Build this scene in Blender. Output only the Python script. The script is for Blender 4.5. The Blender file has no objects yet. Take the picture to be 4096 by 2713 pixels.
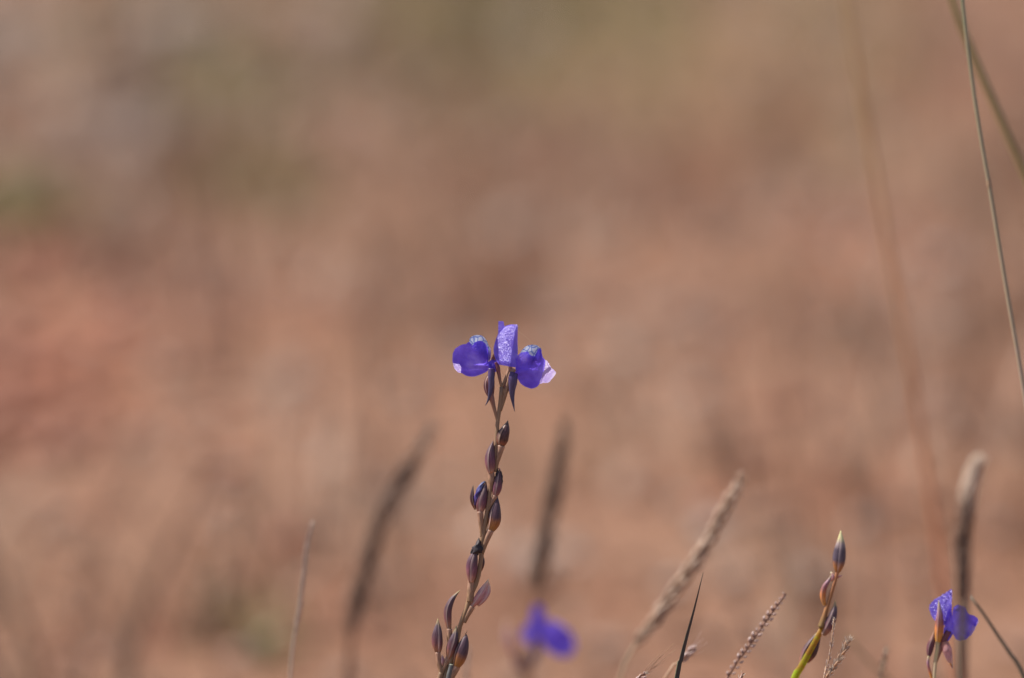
import bpy, math, random
import numpy as np
from mathutils import Vector, Matrix, noise
random.seed(7); rng = np.random.default_rng(7)
scene = bpy.context.scene
C = scene.collection

# ------------------------------------------------------------------ camera
W0, H0 = 4096.0, 2713.0          # the photograph's own pixel grid, used to read off sizes
LENS, FOCUS, CAM_H, PITCH = 300.0, 1.54, 0.42, math.radians(9.05)
cam = bpy.data.cameras.new('camera'); cam_o = bpy.data.objects.new('camera', cam); C.objects.link(cam_o)
cam.lens = LENS; cam.sensor_width = 36.0; cam.sensor_fit = 'HORIZONTAL'
cam.clip_start = 0.05; cam.clip_end = 2000
cam_o.location = (0, 0, CAM_H); cam_o.rotation_euler = (math.pi/2 - PITCH, 0, 0)
cam.dof.use_dof = True; cam.dof.focus_distance = FOCUS; cam.dof.aperture_fstop = 10.7
scene.camera = cam_o
scene.render.resolution_x, scene.render.resolution_y = 1024, 678
# ------------------------------------------------------------------ sky and sun
SUN_DIR = Vector((-0.56, 0.10, 0.81)).normalized()      # towards the sun: high, to the left and a little behind the plants
wd = bpy.data.worlds.new('World'); scene.world = wd; wd.use_nodes = True
nt = wd.node_tree; nt.nodes.clear()
sky = nt.nodes.new('ShaderNodeTexSky'); sky.sky_type = 'NISHITA'; sky.sun_disc = False
sky.sun_elevation = math.asin(SUN_DIR.z); sky.sun_rotation = math.atan2(SUN_DIR.x, SUN_DIR.y)
bg = nt.nodes.new('ShaderNodeBackground'); bg.inputs['Strength'].default_value = 0.09
wo = nt.nodes.new('ShaderNodeOutputWorld')
nt.links.new(sky.outputs[0], bg.inputs[0]); nt.links.new(bg.outputs[0], wo.inputs[0])
sl = bpy.data.lights.new('sun', 'SUN'); sl.energy = 4.9; sl.angle = math.radians(0.53); sl.color = (1.0, 0.95, 0.87)
so = bpy.data.objects.new('sun', sl); C.objects.link(so); so.location = SUN_DIR*20
so.rotation_euler = SUN_DIR.to_track_quat('Z', 'Y').to_euler()
vs = scene.view_settings; vs.view_transform = 'Standard'; vs.look = 'None'; vs.exposure = 0.55; vs.gamma = 1.0
vs.use_curve_mapping = False
scene.render.engine = 'CYCLES'

# ------------------------------------------------------------------ frame of reference helpers
CP = Vector((0, 0, CAM_H))
FW = Vector((0, math.cos(PITCH), -math.sin(PITCH)))
RT = Vector((1, 0, 0)); UP = RT.cross(FW)
def pxs(d): return d*36.0/LENS/W0                       # metres per photograph pixel at distance d
def P(x, y, d=FOCUS, z=0.0):                            # a point at distance d, z pixels nearer the lens
    d2 = d - z*pxs(d)
    s = pxs(d2)
    return CP + FW*d2 + RT*((x-W0/2)*s) - UP*((y-H0/2)*s)
def ground_at(x, y):
    v = P(x, y, 1.0) - CP
    return CP + v*(-CAM_H/v.z)
def hgt(x, y):
    return (0.010*math.sin(x*7.3+1.2)*math.cos(y*5.1) + 0.003*math.sin(x*17+y*13) + 0.002*math.sin(x*31-y*23+2)
            + 0.005*noise.noise(Vector((x*9, y*9, 3.1))) + 0.005*noise.noise(Vector((x*28, y*28, 7.7)))) * min(1, max(0, 30-abs(y))/10)

# ------------------------------------------------------------------ materials
def srgb(r, g, b):
    f = lambda c: c/12.92 if c <= 0.04045 else ((c+0.055)/1.055)**2.4
    return (f(r/255), f(g/255), f(b/255), 1)
def new_mat(name):
    m = bpy.data.materials.new(name); m.use_nodes = True
    n = m.node_tree.nodes; n.clear()
    return m, m.node_tree, n, m.node_tree.links
def ramp(n, stops):
    r = n.new('ShaderNodeValToRGB'); e = r.color_ramp.elements
    while len(e) < len(stops): e.new(0.5)
    for el, (p, c) in zip(e, stops): el.position = p; el.color = c
    return r
def attr(n, name):
    a = n.new('ShaderNodeAttribute'); a.attribute_name = name; return a
def tissue(name, stops, transl=0.25, rough=0.45, pale=None, pale_w=0.0, streak=0.25, spec=0.4, bump=0.25, nscale=900, stripe=0.0, tcol=None):
    """plant tissue: pigment along the organ (t), paler rim (e), fine streaks, some light through it"""
    m, t, n, l = new_mat(name)
    at = attr(n, 't'); nz = n.new('ShaderNodeTexNoise'); nz.inputs['Scale'].default_value = nscale; nz.inputs['Detail'].default_value = 3
    tc = n.new('ShaderNodeTexCoord'); l.new(tc.outputs['Object'], nz.inputs['Vector'])
    ad = n.new('ShaderNodeMath'); ad.operation = 'MULTIPLY_ADD'; ad.inputs[1].default_value = 0.22; 
    l.new(nz.outputs['Fac'], ad.inputs[0]); sb = n.new('ShaderNodeMath'); sb.operation = 'SUBTRACT'; sb.inputs[1].default_value = 0.11
    l.new(at.outputs['Fac'], sb.inputs[0]); l.new(sb.outputs[0], ad.inputs[2])
    r = ramp(n, stops); l.new(ad.outputs[0], r.inputs[0])
    col = r.outputs[0]
    # streaks along the organ, from the angle around it
    aa = attr(n, 'a'); cb = n.new('ShaderNodeCombineXYZ')
    mu = n.new('ShaderNodeMath'); mu.operation = 'MULTIPLY'; mu.inputs[1].default_value = 16; l.new(aa.outputs['Fac'], mu.inputs[0])
    mt = n.new('ShaderNodeMath'); mt.operation = 'MULTIPLY'; mt.inputs[1].default_value = 3; l.new(at.outputs['Fac'], mt.inputs[0])
    l.new(mu.outputs[0], cb.inputs[0]); l.new(mt.outputs[0], cb.inputs[1])
    n2 = n.new('ShaderNodeTexNoise'); n2.inputs['Scale'].default_value = 1.6; n2.inputs['Detail'].default_value = 2; l.new(cb.outputs[0], n2.inputs['Vector'])
    hs = n.new('ShaderNodeHueSaturation'); mr = n.new('ShaderNodeMapRange'); mr.inputs[1].default_value = 0.3; mr.inputs[2].default_value = 0.7
    mr.inputs[3].default_value = 1-streak; mr.inputs[4].default_value = 1+streak
    l.new(n2.outputs['Fac'], mr.inputs[0]); l.new(mr.outputs[0], hs.inputs['Value']); l.new(col, hs.inputs['Color']); col = hs.outputs[0]
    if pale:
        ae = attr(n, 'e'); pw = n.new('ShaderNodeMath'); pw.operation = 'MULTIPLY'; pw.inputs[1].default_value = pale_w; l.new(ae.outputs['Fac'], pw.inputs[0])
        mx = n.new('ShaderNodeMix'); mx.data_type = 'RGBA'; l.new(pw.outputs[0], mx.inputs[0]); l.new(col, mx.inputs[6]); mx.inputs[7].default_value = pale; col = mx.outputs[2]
    pb = n.new('ShaderNodeBsdfPrincipled'); l.new(col, pb.inputs['Base Color']); pb.inputs['Roughness'].default_value = rough
    pb.inputs['Specular IOR Level'].default_value = spec
    bp = n.new('ShaderNodeBump'); bp.inputs['Strength'].default_value = bump; bp.inputs['Distance'].default_value = 0.0001
    l.new(nz.outputs['Fac'], bp.inputs['Height']); l.new(bp.outputs[0], pb.inputs['Normal'])
    o = n.new('ShaderNodeOutputMaterial')
    tr = n.new('ShaderNodeBsdfTranslucent')
    if tcol:
        tm = n.new('ShaderNodeMix'); tm.data_type = 'RGBA'; tm.inputs[0].default_value = 0.6; l.new(col, tm.inputs[6]); tm.inputs[7].default_value = tcol; l.new(tm.outputs[2], tr.inputs[0])
    else: l.new(col, tr.inputs[0])
    ms = n.new('ShaderNodeMixShader'); ms.inputs[0].default_value = transl
    l.new(pb.outputs[0], ms.inputs[1]); l.new(tr.outputs[0], ms.inputs[2]); l.new(ms.outputs[0], o.inputs[0])
    return m
def petal_mat(name, c_dark, c_mid, c_light, transl=0.5, glint=0.5, tc_gain=1.0, glitter=.22):
    m, t, n, l = new_mat(name)
    tc = n.new('ShaderNodeTexCoord')
    nz = n.new('ShaderNodeTexNoise'); nz.inputs['Scale'].default_value = 330; nz.inputs['Detail'].default_value = 4; l.new(tc.outputs['Object'], nz.inputs['Vector'])
    r = ramp(n, [(0.34, c_dark), (0.52, c_mid), (0.72, c_light)]); l.new(nz.outputs['Fac'], r.inputs[0])
    ae = attr(n, 'e'); mx = n.new('ShaderNodeMix'); mx.data_type = 'RGBA'
    pw = n.new('ShaderNodeMath'); pw.operation = 'MULTIPLY'; pw.inputs[1].default_value = 0.4; l.new(ae.outputs['Fac'], pw.inputs[0])
    l.new(pw.outputs[0], mx.inputs[0]); l.new(r.outputs[0], mx.inputs[6]); mx.inputs[7].default_value = c_light
    # papillose cells: tiny domes that glitter
    vo = n.new('ShaderNodeTexVoronoi'); vo.inputs['Scale'].default_value = 5200; l.new(tc.outputs['Object'], vo.inputs['Vector'])
    bp = n.new('ShaderNodeBump'); bp.inputs['Strength'].default_value = 0.9; bp.inputs['Distance'].default_value = 0.00007; bp.invert = True
    l.new(vo.outputs['Distance'], bp.inputs['Height'])
    v2 = n.new('ShaderNodeTexVoronoi'); v2.inputs['Scale'].default_value = 6500; l.new(tc.outputs['Object'], v2.inputs['Vector'])
    sb = n.new('ShaderNodeVectorMath'); sb.operation = 'SUBTRACT'; sb.inputs[1].default_value = (.5, .5, .5); l.new(v2.outputs['Color'], sb.inputs[0])
    ma = n.new('ShaderNodeVectorMath'); ma.operation = 'MULTIPLY_ADD'; ma.inputs[1].default_value = (glitter,)*3; l.new(sb.outputs[0], ma.inputs[0]); l.new(bp.outputs[0], ma.inputs[2])
    no = n.new('ShaderNodeVectorMath'); no.operation = 'NORMALIZE'; l.new(ma.outputs[0], no.inputs[0])
    pb = n.new('ShaderNodeBsdfPrincipled'); l.new(mx.outputs[2], pb.inputs['Base Color']); pb.inputs['Roughness'].default_value = 0.3
    pb.inputs['Specular IOR Level'].default_value = glint; l.new(no.outputs[0], pb.inputs['Normal'])
    tr = n.new('ShaderNodeBsdfTranslucent'); l.new(bp.outputs[0], tr.inputs['Normal'])
    gm = n.new('ShaderNodeMix'); gm.data_type = 'RGBA'; gm.blend_type = 'MULTIPLY'; gm.inputs[0].default_value = 1; gm.inputs[7].default_value = (tc_gain,)*3+(1,)
    l.new(mx.outputs[2], gm.inputs[6]); l.new(gm.outputs[2], tr.inputs[0])
    ms = n.new('ShaderNodeMixShader'); ms.inputs[0].default_value = transl; o = n.new('ShaderNodeOutputMaterial')
    l.new(pb.outputs[0], ms.inputs[1]); l.new(tr.outputs[0], ms.inputs[2]); l.new(ms.outputs[0], o.inputs[0])
    return m
def palate_mat():
    m, t, n, l = new_mat('palate_blue_veined')
    tc = n.new('ShaderNodeTexCoord')
    nz = n.new('ShaderNodeTexNoise'); nz.inputs['Scale'].default_value = 700; l.new(tc.outputs['Object'], nz.inputs['Vector'])
    va = n.new('ShaderNodeVectorMath'); va.operation = 'MULTIPLY_ADD'; va.inputs[1].default_value = (0.0005,)*3; l.new(nz.outputs['Color'], va.inputs[0]); l.new(tc.outputs['Object'], va.inputs[2])
    vo = n.new('ShaderNodeTexVoronoi'); vo.feature = 'DISTANCE_TO_EDGE'; vo.inputs['Scale'].default_value = 950; l.new(va.outputs[0], vo.inputs['Vector'])
    r = ramp(n, [(0.0, srgb(95, 110, 200)), (0.05, srgb(150, 168, 226)), (0.13, srgb(214, 222, 244)), (1, srgb(236, 238, 250))]); l.new(vo.outputs['Distance'], r.inputs[0])
    pb = n.new('ShaderNodeBsdfPrincipled'); l.new(r.outputs[0], pb.inputs['Base Color']); pb.inputs['Roughness'].default_value = 0.35
    tr = n.new('ShaderNodeBsdfTranslucent'); l.new(r.outputs[0], tr.inputs[0])
    ms = n.new('ShaderNodeMixShader'); ms.inputs[0].default_value = 0.45; o = n.new('ShaderNodeOutputMaterial')
    l.new(pb.outputs[0], ms.inputs[1]); l.new(tr.outputs[0], ms.inputs[2]); l.new(ms.outputs[0], o.inputs[0])
    return m
def scatter_mat(name, stops, rough=0.8, transl=0.0, spec=0.3):
    m, t, n, l = new_mat(name)
    a = attr(n, 'rnd'); r = ramp(n, stops); l.new(a.outputs['Fac'], r.inputs[0])
    pb = n.new('ShaderNodeBsdfPrincipled'); l.new(r.outputs[0], pb.inputs['Base Color']); pb.inputs['Roughness'].default_value = rough
    pb.inputs['Specular IOR Level'].default_value = spec
    o = n.new('ShaderNodeOutputMaterial')
    if transl:
        tr = n.new('ShaderNodeBsdfTranslucent'); l.new(r.outputs[0], tr.inputs[0]); ms = n.new('ShaderNodeMixShader'); ms.inputs[0].default_value = transl
        l.new(pb.outputs[0], ms.inputs[1]); l.new(tr.outputs[0], ms.inputs[2]); l.new(ms.outputs[0], o.inputs[0])
    else: l.new(pb.outputs[0], o.inputs[0])
    return m

def lin(*v): return tuple(v)+(1,)
def soil(r, g, b): return (r*1.16, g*1.11, b*1.09, 1)      # dry ground materials share one overall tone
M = {}
M['violet'] = petal_mat('petal_violet', lin(.125, .064, .60), lin(.19, .108, .80), lin(.34, .24, .92), 0.66, 0.5, tc_gain=1.15)
M['violet_bright'] = petal_mat('petal_violet_glittering', lin(.15, .085, .62), lin(.21, .135, .76), lin(.28, .20, .84), 0.52, .9, glitter=.40)
M['violet_pale_sunlit'] = petal_mat('petal_lilac_pale_sunlit', lin(.36, .22, .72), lin(.48, .33, .80), lin(.70, .58, .90), 0.6, .9, glitter=.4)  # pale petal parts; also paints direct sun on the left corner and right flap
M['palate'] = palate_mat()
V_TOP, V_MID, PINK, ORANGE, TAN, TIPY = lin(.145, .076, .096), lin(.25, .095, .105), lin(.32, .13, .13), lin(.45, .20, .055), lin(.40, .24, .14), lin(.62, .56, .25)
RIM = lin(.66, .47, .42)  # pale sepal edge, lightened to imitate backlit rims as well
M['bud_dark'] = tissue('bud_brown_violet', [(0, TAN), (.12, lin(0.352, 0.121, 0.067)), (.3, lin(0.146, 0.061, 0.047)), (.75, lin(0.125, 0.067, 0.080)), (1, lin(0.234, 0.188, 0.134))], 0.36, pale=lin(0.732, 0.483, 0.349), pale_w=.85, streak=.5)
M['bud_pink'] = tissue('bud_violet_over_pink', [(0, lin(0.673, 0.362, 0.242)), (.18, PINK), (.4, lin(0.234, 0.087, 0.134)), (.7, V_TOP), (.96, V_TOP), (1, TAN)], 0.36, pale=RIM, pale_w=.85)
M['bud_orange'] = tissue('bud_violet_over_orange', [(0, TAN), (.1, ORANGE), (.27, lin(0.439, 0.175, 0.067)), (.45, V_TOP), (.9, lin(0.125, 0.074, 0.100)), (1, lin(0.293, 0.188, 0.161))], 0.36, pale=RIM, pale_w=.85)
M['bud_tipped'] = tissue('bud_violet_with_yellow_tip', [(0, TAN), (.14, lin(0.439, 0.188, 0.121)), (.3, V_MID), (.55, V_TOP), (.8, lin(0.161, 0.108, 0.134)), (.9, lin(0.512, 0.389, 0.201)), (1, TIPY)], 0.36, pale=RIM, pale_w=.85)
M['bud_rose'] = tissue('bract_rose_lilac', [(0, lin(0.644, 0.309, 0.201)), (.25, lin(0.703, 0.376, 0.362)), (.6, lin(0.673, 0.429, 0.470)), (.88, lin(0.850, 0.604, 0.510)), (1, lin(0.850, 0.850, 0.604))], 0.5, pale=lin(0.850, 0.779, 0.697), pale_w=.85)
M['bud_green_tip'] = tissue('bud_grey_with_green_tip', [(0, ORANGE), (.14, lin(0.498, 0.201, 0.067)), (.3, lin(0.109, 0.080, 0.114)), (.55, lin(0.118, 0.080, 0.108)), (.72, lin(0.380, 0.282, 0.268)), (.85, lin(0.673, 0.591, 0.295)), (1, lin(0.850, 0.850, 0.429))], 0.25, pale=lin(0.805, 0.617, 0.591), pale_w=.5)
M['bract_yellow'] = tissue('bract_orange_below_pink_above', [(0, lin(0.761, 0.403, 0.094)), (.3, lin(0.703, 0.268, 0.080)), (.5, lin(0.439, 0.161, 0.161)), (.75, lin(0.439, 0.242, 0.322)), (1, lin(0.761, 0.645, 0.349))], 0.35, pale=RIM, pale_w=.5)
M['spur'] = tissue('spur_slate_violet', [(0, lin(.10, .05, .18)), (.3, lin(.10, .075, .16)), (.7, lin(.085, .075, .15)), (1, lin(.10, .09, .15))], 0.2, rough=.38, streak=.3)
M['calyx'] = tissue('calyx_maroon', [(0, lin(.16, .05, .08)), (.5, lin(.18, .055, .075)), (.85, lin(.34, .16, .10)), (1, TAN)], 0.25, pale=RIM, pale_w=.5)
M['withered'] = tissue('withered_corolla', [(0, lin(.035, .025, .03)), (.5, lin(.03, .02, .025)), (.85, lin(.05, .03, .03)), (1, lin(.12, .08, .05))], 0.05, rough=.6, streak=.6, bump=.8)
M['withered_blue'] = tissue('withered_blue_corolla', [(0, lin(.09, .05, .16)), (.5, lin(.07, .05, .24)), (.8, lin(.16, .17, .34)), (1, lin(.05, .05, .06))], 0.2, rough=.35, streak=.6)
M['stem'] = tissue('stem_tan', [(0, lin(.17, .125, .085)), (.35, lin(.24, .15, .09)), (.7, lin(.32, .185, .095)), (1, lin(.32, .19, .115))], 0.2, streak=.35, spec=.45)
M['stem_reddish'] = tissue('stem_orange_brown', [(0, lin(.24, .15, .05)), (.3, lin(.36, .16, .06)), (1, lin(.42, .17, .08))], 0.2, streak=.3)
M['stalk'] = tissue('stalk_peach', [(0, lin(.29, .17, .095)), (.5, lin(.38, .215, .13)), (1, lin(.46, .26, .18))], 0.25, streak=.35)
M['stalk_pink'] = tissue('stalk_pink', [(0, lin(.40, .24, .14)), (.6, lin(.30, .11, .11)), (1, lin(.20, .055, .10))], 0.25, streak=.3)
M['stump'] = tissue('stump_grey_green', [(0, lin(.12, .10, .08)), (.9, lin(.13, .13, .13)), (1, lin(.14, .14, .13))], 0.05)
M['cut'] = tissue('cut_face_pale', [(0, lin(.72, .76, .52)), (1, lin(.8, .82, .6))], 0.2)
M['scape_green'] = tissue('scape_lime_green', [(0, lin(.14, .22, .012)), (.5, lin(.30, .60, .008)), (.88, lin(.42, .66, .012)), (.97, lin(.50, .26, .03))], 0.5, streak=.2)
M['blade_dark'] = tissue('blade_dark_green', [(0, lin(.05, .095, .03)), (.45, lin(.055, .085, .034)), (.8, lin(.06, .055, .045)), (1, lin(.10, .06, .05))], 0.06, pale=lin(.26, .34, .2), pale_w=.45, streak=.2, spec=.2)
M['blade_olive'] = tissue('blade_olive', [(0, lin(.16, .19, .08)), (.6, lin(.20, .17, .10)), (1, lin(.17, .13, .09))], 0.2, pale=lin(.36, .34, .2), pale_w=.4)
M['blade_shade'] = tissue('culm_dark_olive', [(0, lin(.09, .075, .035)), (.6, lin(.10, .075, .045)), (1, lin(.09, .06, .045))], 0.05)
M['blade_green'] = tissue('blade_green', [(0, lin(.14, .21, .05)), (1, lin(.22, .21, .09))], 0.3)
M['straw'] = tissue('straw_spike_axis', [(0, lin(.30, .16, .09)), (.3, lin(.34, .22, .13)), (1, lin(.44, .31, .20))], 0.1, streak=.3)
M['culm_brown'] = tissue('culm_orange_brown', [(0, lin(.64, .28, .155)), (.35, lin(.68, .30, .165)), (.65, lin(.60, .34, .18)), (1, lin(.50, .37, .18))], 0.4)
M['culm_rust'] = tissue('culm_rust_brown', [(0, lin(.26, .12, .065)), (.5, lin(.24, .11, .06)), (1, lin(.16, .09, .06))], 0.08)
M['culm_green'] = tissue('culm_green_over_mauve', [(0, lin(.52, .37, .34)), (.55, lin(.52, .37, .34)), (.68, lin(.46, .36, .25)), (.9, lin(.38, .33, .21)), (1, lin(.28, .31, .19))], 0.3)
M['culm_olive'] = tissue('culm_olive', [(0, lin(.44, .31, .15)), (.5, lin(.43, .305, .14)), (1, lin(.42, .32, .15))], 0.4)
M['grey_straw'] = tissue('grey_straw', [(0, lin(.44, .33, .28)), (.5, lin(.48, .36, .30)), (1, lin(.50, .38, .31))], 0.3)
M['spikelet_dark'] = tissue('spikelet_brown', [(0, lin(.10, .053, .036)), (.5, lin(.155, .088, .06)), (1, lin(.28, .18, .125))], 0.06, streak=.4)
M['spikelet_straw'] = tissue('spikelet_straw', [(0, lin(.15, .075, .045)), (.5, lin(.42, .27, .185)), (1, lin(.74, .55, .42))], 0.03, streak=.4)  # dark base paints the shade deep between the spikelets
M['spikelet_sunlit'] = tissue('spikelet_cream_sunlit', [(0, lin(.45, .32, .23)), (.5, lin(.66, .50, .38)), (1, lin(.78, .62, .49))], 0.25, streak=.3)  # sunlit copy, for the top of one spike
M['spikelet_pink'] = tissue('spikelet_pink_grey', [(0, lin(.40, .24, .20)), (.6, lin(.50, .34, .30)), (1, lin(.66, .50, .46))], 0.25, rough=.28, spec=.6)
M['hair'] = tissue('pale_hairs', [(0, lin(.75, .62, .52)), (1, lin(.88, .80, .70))], 0.35, rough=.3, spec=.6)
M['fuzz'] = tissue('straw_fuzz', [(0, lin(.50, .36, .25)), (1, lin(.66, .50, .38))], 0.45)
M['fuzz_dark'] = tissue('brown_fuzz', [(0, lin(.26, .17, .11)), (1, lin(.36, .25, .17))], 0.4)
M['awn'] = tissue('awn_brown', [(0, lin(.46, .24, .14)), (1, lin(.54, .33, .2))], 0.25)
M['seed_brown'] = tissue('seed_orange_brown', [(0, lin(.28, .13, .075)), (1, lin(.30, .15, .10))], 0.2, spec=.6)
M['silk'] = tissue('silk_pale', [(0, lin(.6, .5, .35)), (1, lin(.6, .5, .35))], 0.4, rough=.2)

# ------------------------------------------------------------------ mesh helpers
def spline(pts, n):
    """Catmull-Rom through tuples/vectors, n samples"""
    A = np.array([tuple(p) for p in pts], float)
    if len(A) == 2: return [tuple(A[0]+(A[1]-A[0])*i/(n-1)) for i in range(n)]
    seg = np.r_[0, np.cumsum(np.linalg.norm(np.diff(A[:, :3], axis=0), axis=1)+1e-12)]
    A = np.vstack([2*A[0]-A[1], A, 2*A[-1]-A[-2]]); out = []
    for s in np.linspace(0, seg[-1], n):
        k = min(max(int(np.searchsorted(seg, s, 'right'))-1, 0), len(seg)-2)
        u = (s-seg[k])/(seg[k+1]-seg[k]); p0, p1, p2, p3 = A[k:k+4]
        out.append(tuple(0.5*((2*p1)+(-p0+p2)*u+(2*p0-5*p1+4*p2-p3)*u*u+(-p0+3*p1-3*p2+p3)*u**3)))
    return out
class Geo:
    def __init__(s): s.v = []; s.f = []; s.t = []; s.a = []; s.e = []
    def add(s, p, t=0., a=0., e=0.): s.v.append(Vector(p)); s.t.append(t); s.a.append(a); s.e.append(e); return len(s.v)-1
    def obj(s, name, mat, parent=None, base=None, smooth=True):
        b = base if base is not None else Vector((0, 0, 0))
        me = bpy.data.meshes.new(name); me.from_pydata([tuple(q-b) for q in s.v], [], s.f)
        for nm, arr in (('t', s.t), ('a', s.a), ('e', s.e)):
            at = me.attributes.new(nm, 'FLOAT', 'POINT'); at.data.foreach_set('value', np.array(arr, np.float32))
        if smooth: me.polygons.foreach_set('use_smooth', np.ones(len(me.polygons), bool))
        me.materials.append(M[mat]); me.update()
        o = bpy.data.objects.new(name, me); C.objects.link(o); o.parent = parent
        return o
def sweep(g, path, rad, n=12, flat=1.0, a0=0., a1=2*math.pi, cap=True, view=None, ridge=None, t0=0., t1=1.):
    """rings along world points; rad(t) radius in metres; partial angles give an open shell"""
    view = view or -FW; full = abs(a1-a0-2*math.pi) < 1e-6; N = len(path); rows = []
    for i, p in enumerate(path):
        p = Vector(p[:3]); a = Vector(path[max(i-1, 0)][:3]); b = Vector(path[min(i+1, N-1)][:3])
        T = (b-a).normalized(); v = view if abs(T.dot(view)) < .97 else UP
        n1 = T.cross(v).normalized(); n2 = n1.cross(T).normalized()
        t = i/(N-1); r = rad(t); row = []
        for k in range(n if full else n+1):
            u = k/n; an = a0+(a1-a0)*u; rr = r*(1+(ridge(an, t) if ridge else 0))
            e = 0 if full else max(0, 1-6*min(u, 1-u))
            row.append(g.add(p+n1*(math.cos(an)*rr)+n2*(math.sin(an)*rr*flat), t0+(t1-t0)*t, an/(2*math.pi), e))
        rows.append(row)
    for i in range(N-1):
        A, B = rows[i], rows[i+1]; m = len(A)
        for k in range(m if full else m-1): g.f.append((A[k], A[(k+1) % m], B[(k+1) % m], B[k]))
    if cap and full:
        g.f.append(tuple(reversed(rows[0]))); g.f.append(tuple(rows[-1]))
    return rows
def interp_r(rs):
    xs = np.linspace(0, 1, len(rs)); return lambda t: float(np.interp(t, xs, rs))
def thing(name, label, cat, loc, group=None):
    o = bpy.data.objects.new(name, None); C.objects.link(o); o.location = loc; o.empty_display_size = .01
    o['label'] = label; o['category'] = cat
    if group: o['group'] = group
    return o
def tag(o, label, cat, group=None, kind=None):
    o['label'] = label; o['category'] = cat
    if group: o['group'] = group
    if kind: o['kind'] = kind
    return o
def root_below(p_hi, p_lo, pull=.35):
    """carry a stem on below the frame down to the soil: returns [mid, base]"""
    d = (p_lo-p_hi).normalized(); dz = min(d.z, -.3); k = pull*p_lo.z/-dz
    bx, by = p_lo.x+d.x*k, p_lo.y+d.y*k*.4
    base = Vector((bx, by, hgt(bx, by)-.003))
    m = p_lo+d*(p_lo.z*.3); m.x = m.x*.6+(p_lo.x*.7+base.x*.3)*.4
    return [m, base]
class Z:
    """coordinates read off an enlarged crop of the photograph: origin and scale"""
    def __init__(s, ox, oy, k, d=FOCUS): s.ox, s.oy, s.k, s.d = ox, oy, k, d
    def xy(s, x, y): return s.ox+x*s.k, s.oy+y*s.k
    def p(s, x, y, z=0.): X, Y = s.xy(x, y); return P(X, Y, s.d, z*s.k)
    def m(s, r): return r*s.k*pxs(s.d)           # crop pixels to metres
def tube(z, pts, rs, name, mat, parent, base, n=12, samples=24, flat=1.0, extra=None, ridge=None):
    """pts: (x,y[,z]) in crop coordinates (or world Vectors in extra); rs radii in crop px"""
    w = [z.p(*p) for p in pts] + (extra or [])
    g = Geo(); sweep(g, spline(w, samples), interp_r([z.m(r) for r in rs]), n, flat, ridge=ridge)
    return g.obj(name, mat, parent, base)
def budr(hw, t0, rb, q=1.0, p=.8):
    def f(t):
        if t < t0: return rb+(hw-rb)*math.sin(math.pi/2*t/t0)**p
        return max(hw*math.cos(math.pi/2*(t-t0)/(1-t0))**q, hw*.03)
    return f
def bud(z, axis, hw, mat, parent, base, t0=.36, rb=.3, q=1.0, flat=.85, sepal=(1.9, 4.6), name='bud', zoff=0., seam=True):
    """a closed bud: body plus an overlapping sepal with a pale rim, part of it painted rim light; axis from base to tip"""
    pts = spline([z.p(x, y, zoff) for x, y in axis], 22); R = budr(z.m(hw), t0, z.m(hw*rb), q)
    rd = lambda an, t: .03*math.cos(an*5+1)+.03*math.sin(t*9+an)
    g = Geo(); sweep(g, pts, R, 20, flat, ridge=rd); o = g.obj(name, mat, parent, base)
    if sepal:
        g = Geo(); sweep(g, pts[:-1], lambda t: R(t*.96)*1.07+z.m(.8), 14, flat, sepal[0], sepal[1], ridge=rd); g.obj('sepal', mat, o, base)
    return o
def petal(z, outline, centre, depth, name, mat, parent, base, rings=14, m=84, rag=1.6, seed=0):
    """a thin petal: rings from a centre to its outline, depth(x,y) in crop px towards the lens"""
    ol = spline(list(outline)+[outline[0]], m+1)[:-1]; rr = random.Random(seed)
    ol = [(x+rr.gauss(0, rag), y+rr.gauss(0, rag)) for x, y in ol]
    g = Geo(); cx, cy = centre; c = g.add(z.p(cx, cy, depth(cx, cy)), 0, 0, 0); prev = None
    for i in range(1, rings+1):
        u = (i/rings)**.85; row = []
        for k, (x, y) in enumerate(ol):
            X, Y = cx+(x-cx)*u, cy+(y-cy)*u
            row.append(g.add(z.p(X, Y, depth(X, Y)), u, k/m, max(0, (u-.93)/.07)))
        for k in range(m):
            k2 = (k+1) % m
            g.f.append((c, row[k2], row[k]) if prev is None else (prev[k], prev[k2], row[k2], row[k]))
        prev = row
    return g.obj(name, mat, parent, base)
def gsum(*gs):
    def f(x, y):
        s = 0
        for (cx, cy, sx, sy, h) in gs: s += h*math.exp(-((x-cx)/sx)**2-((y-cy)/sy)**2)
        return s
    return f

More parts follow.
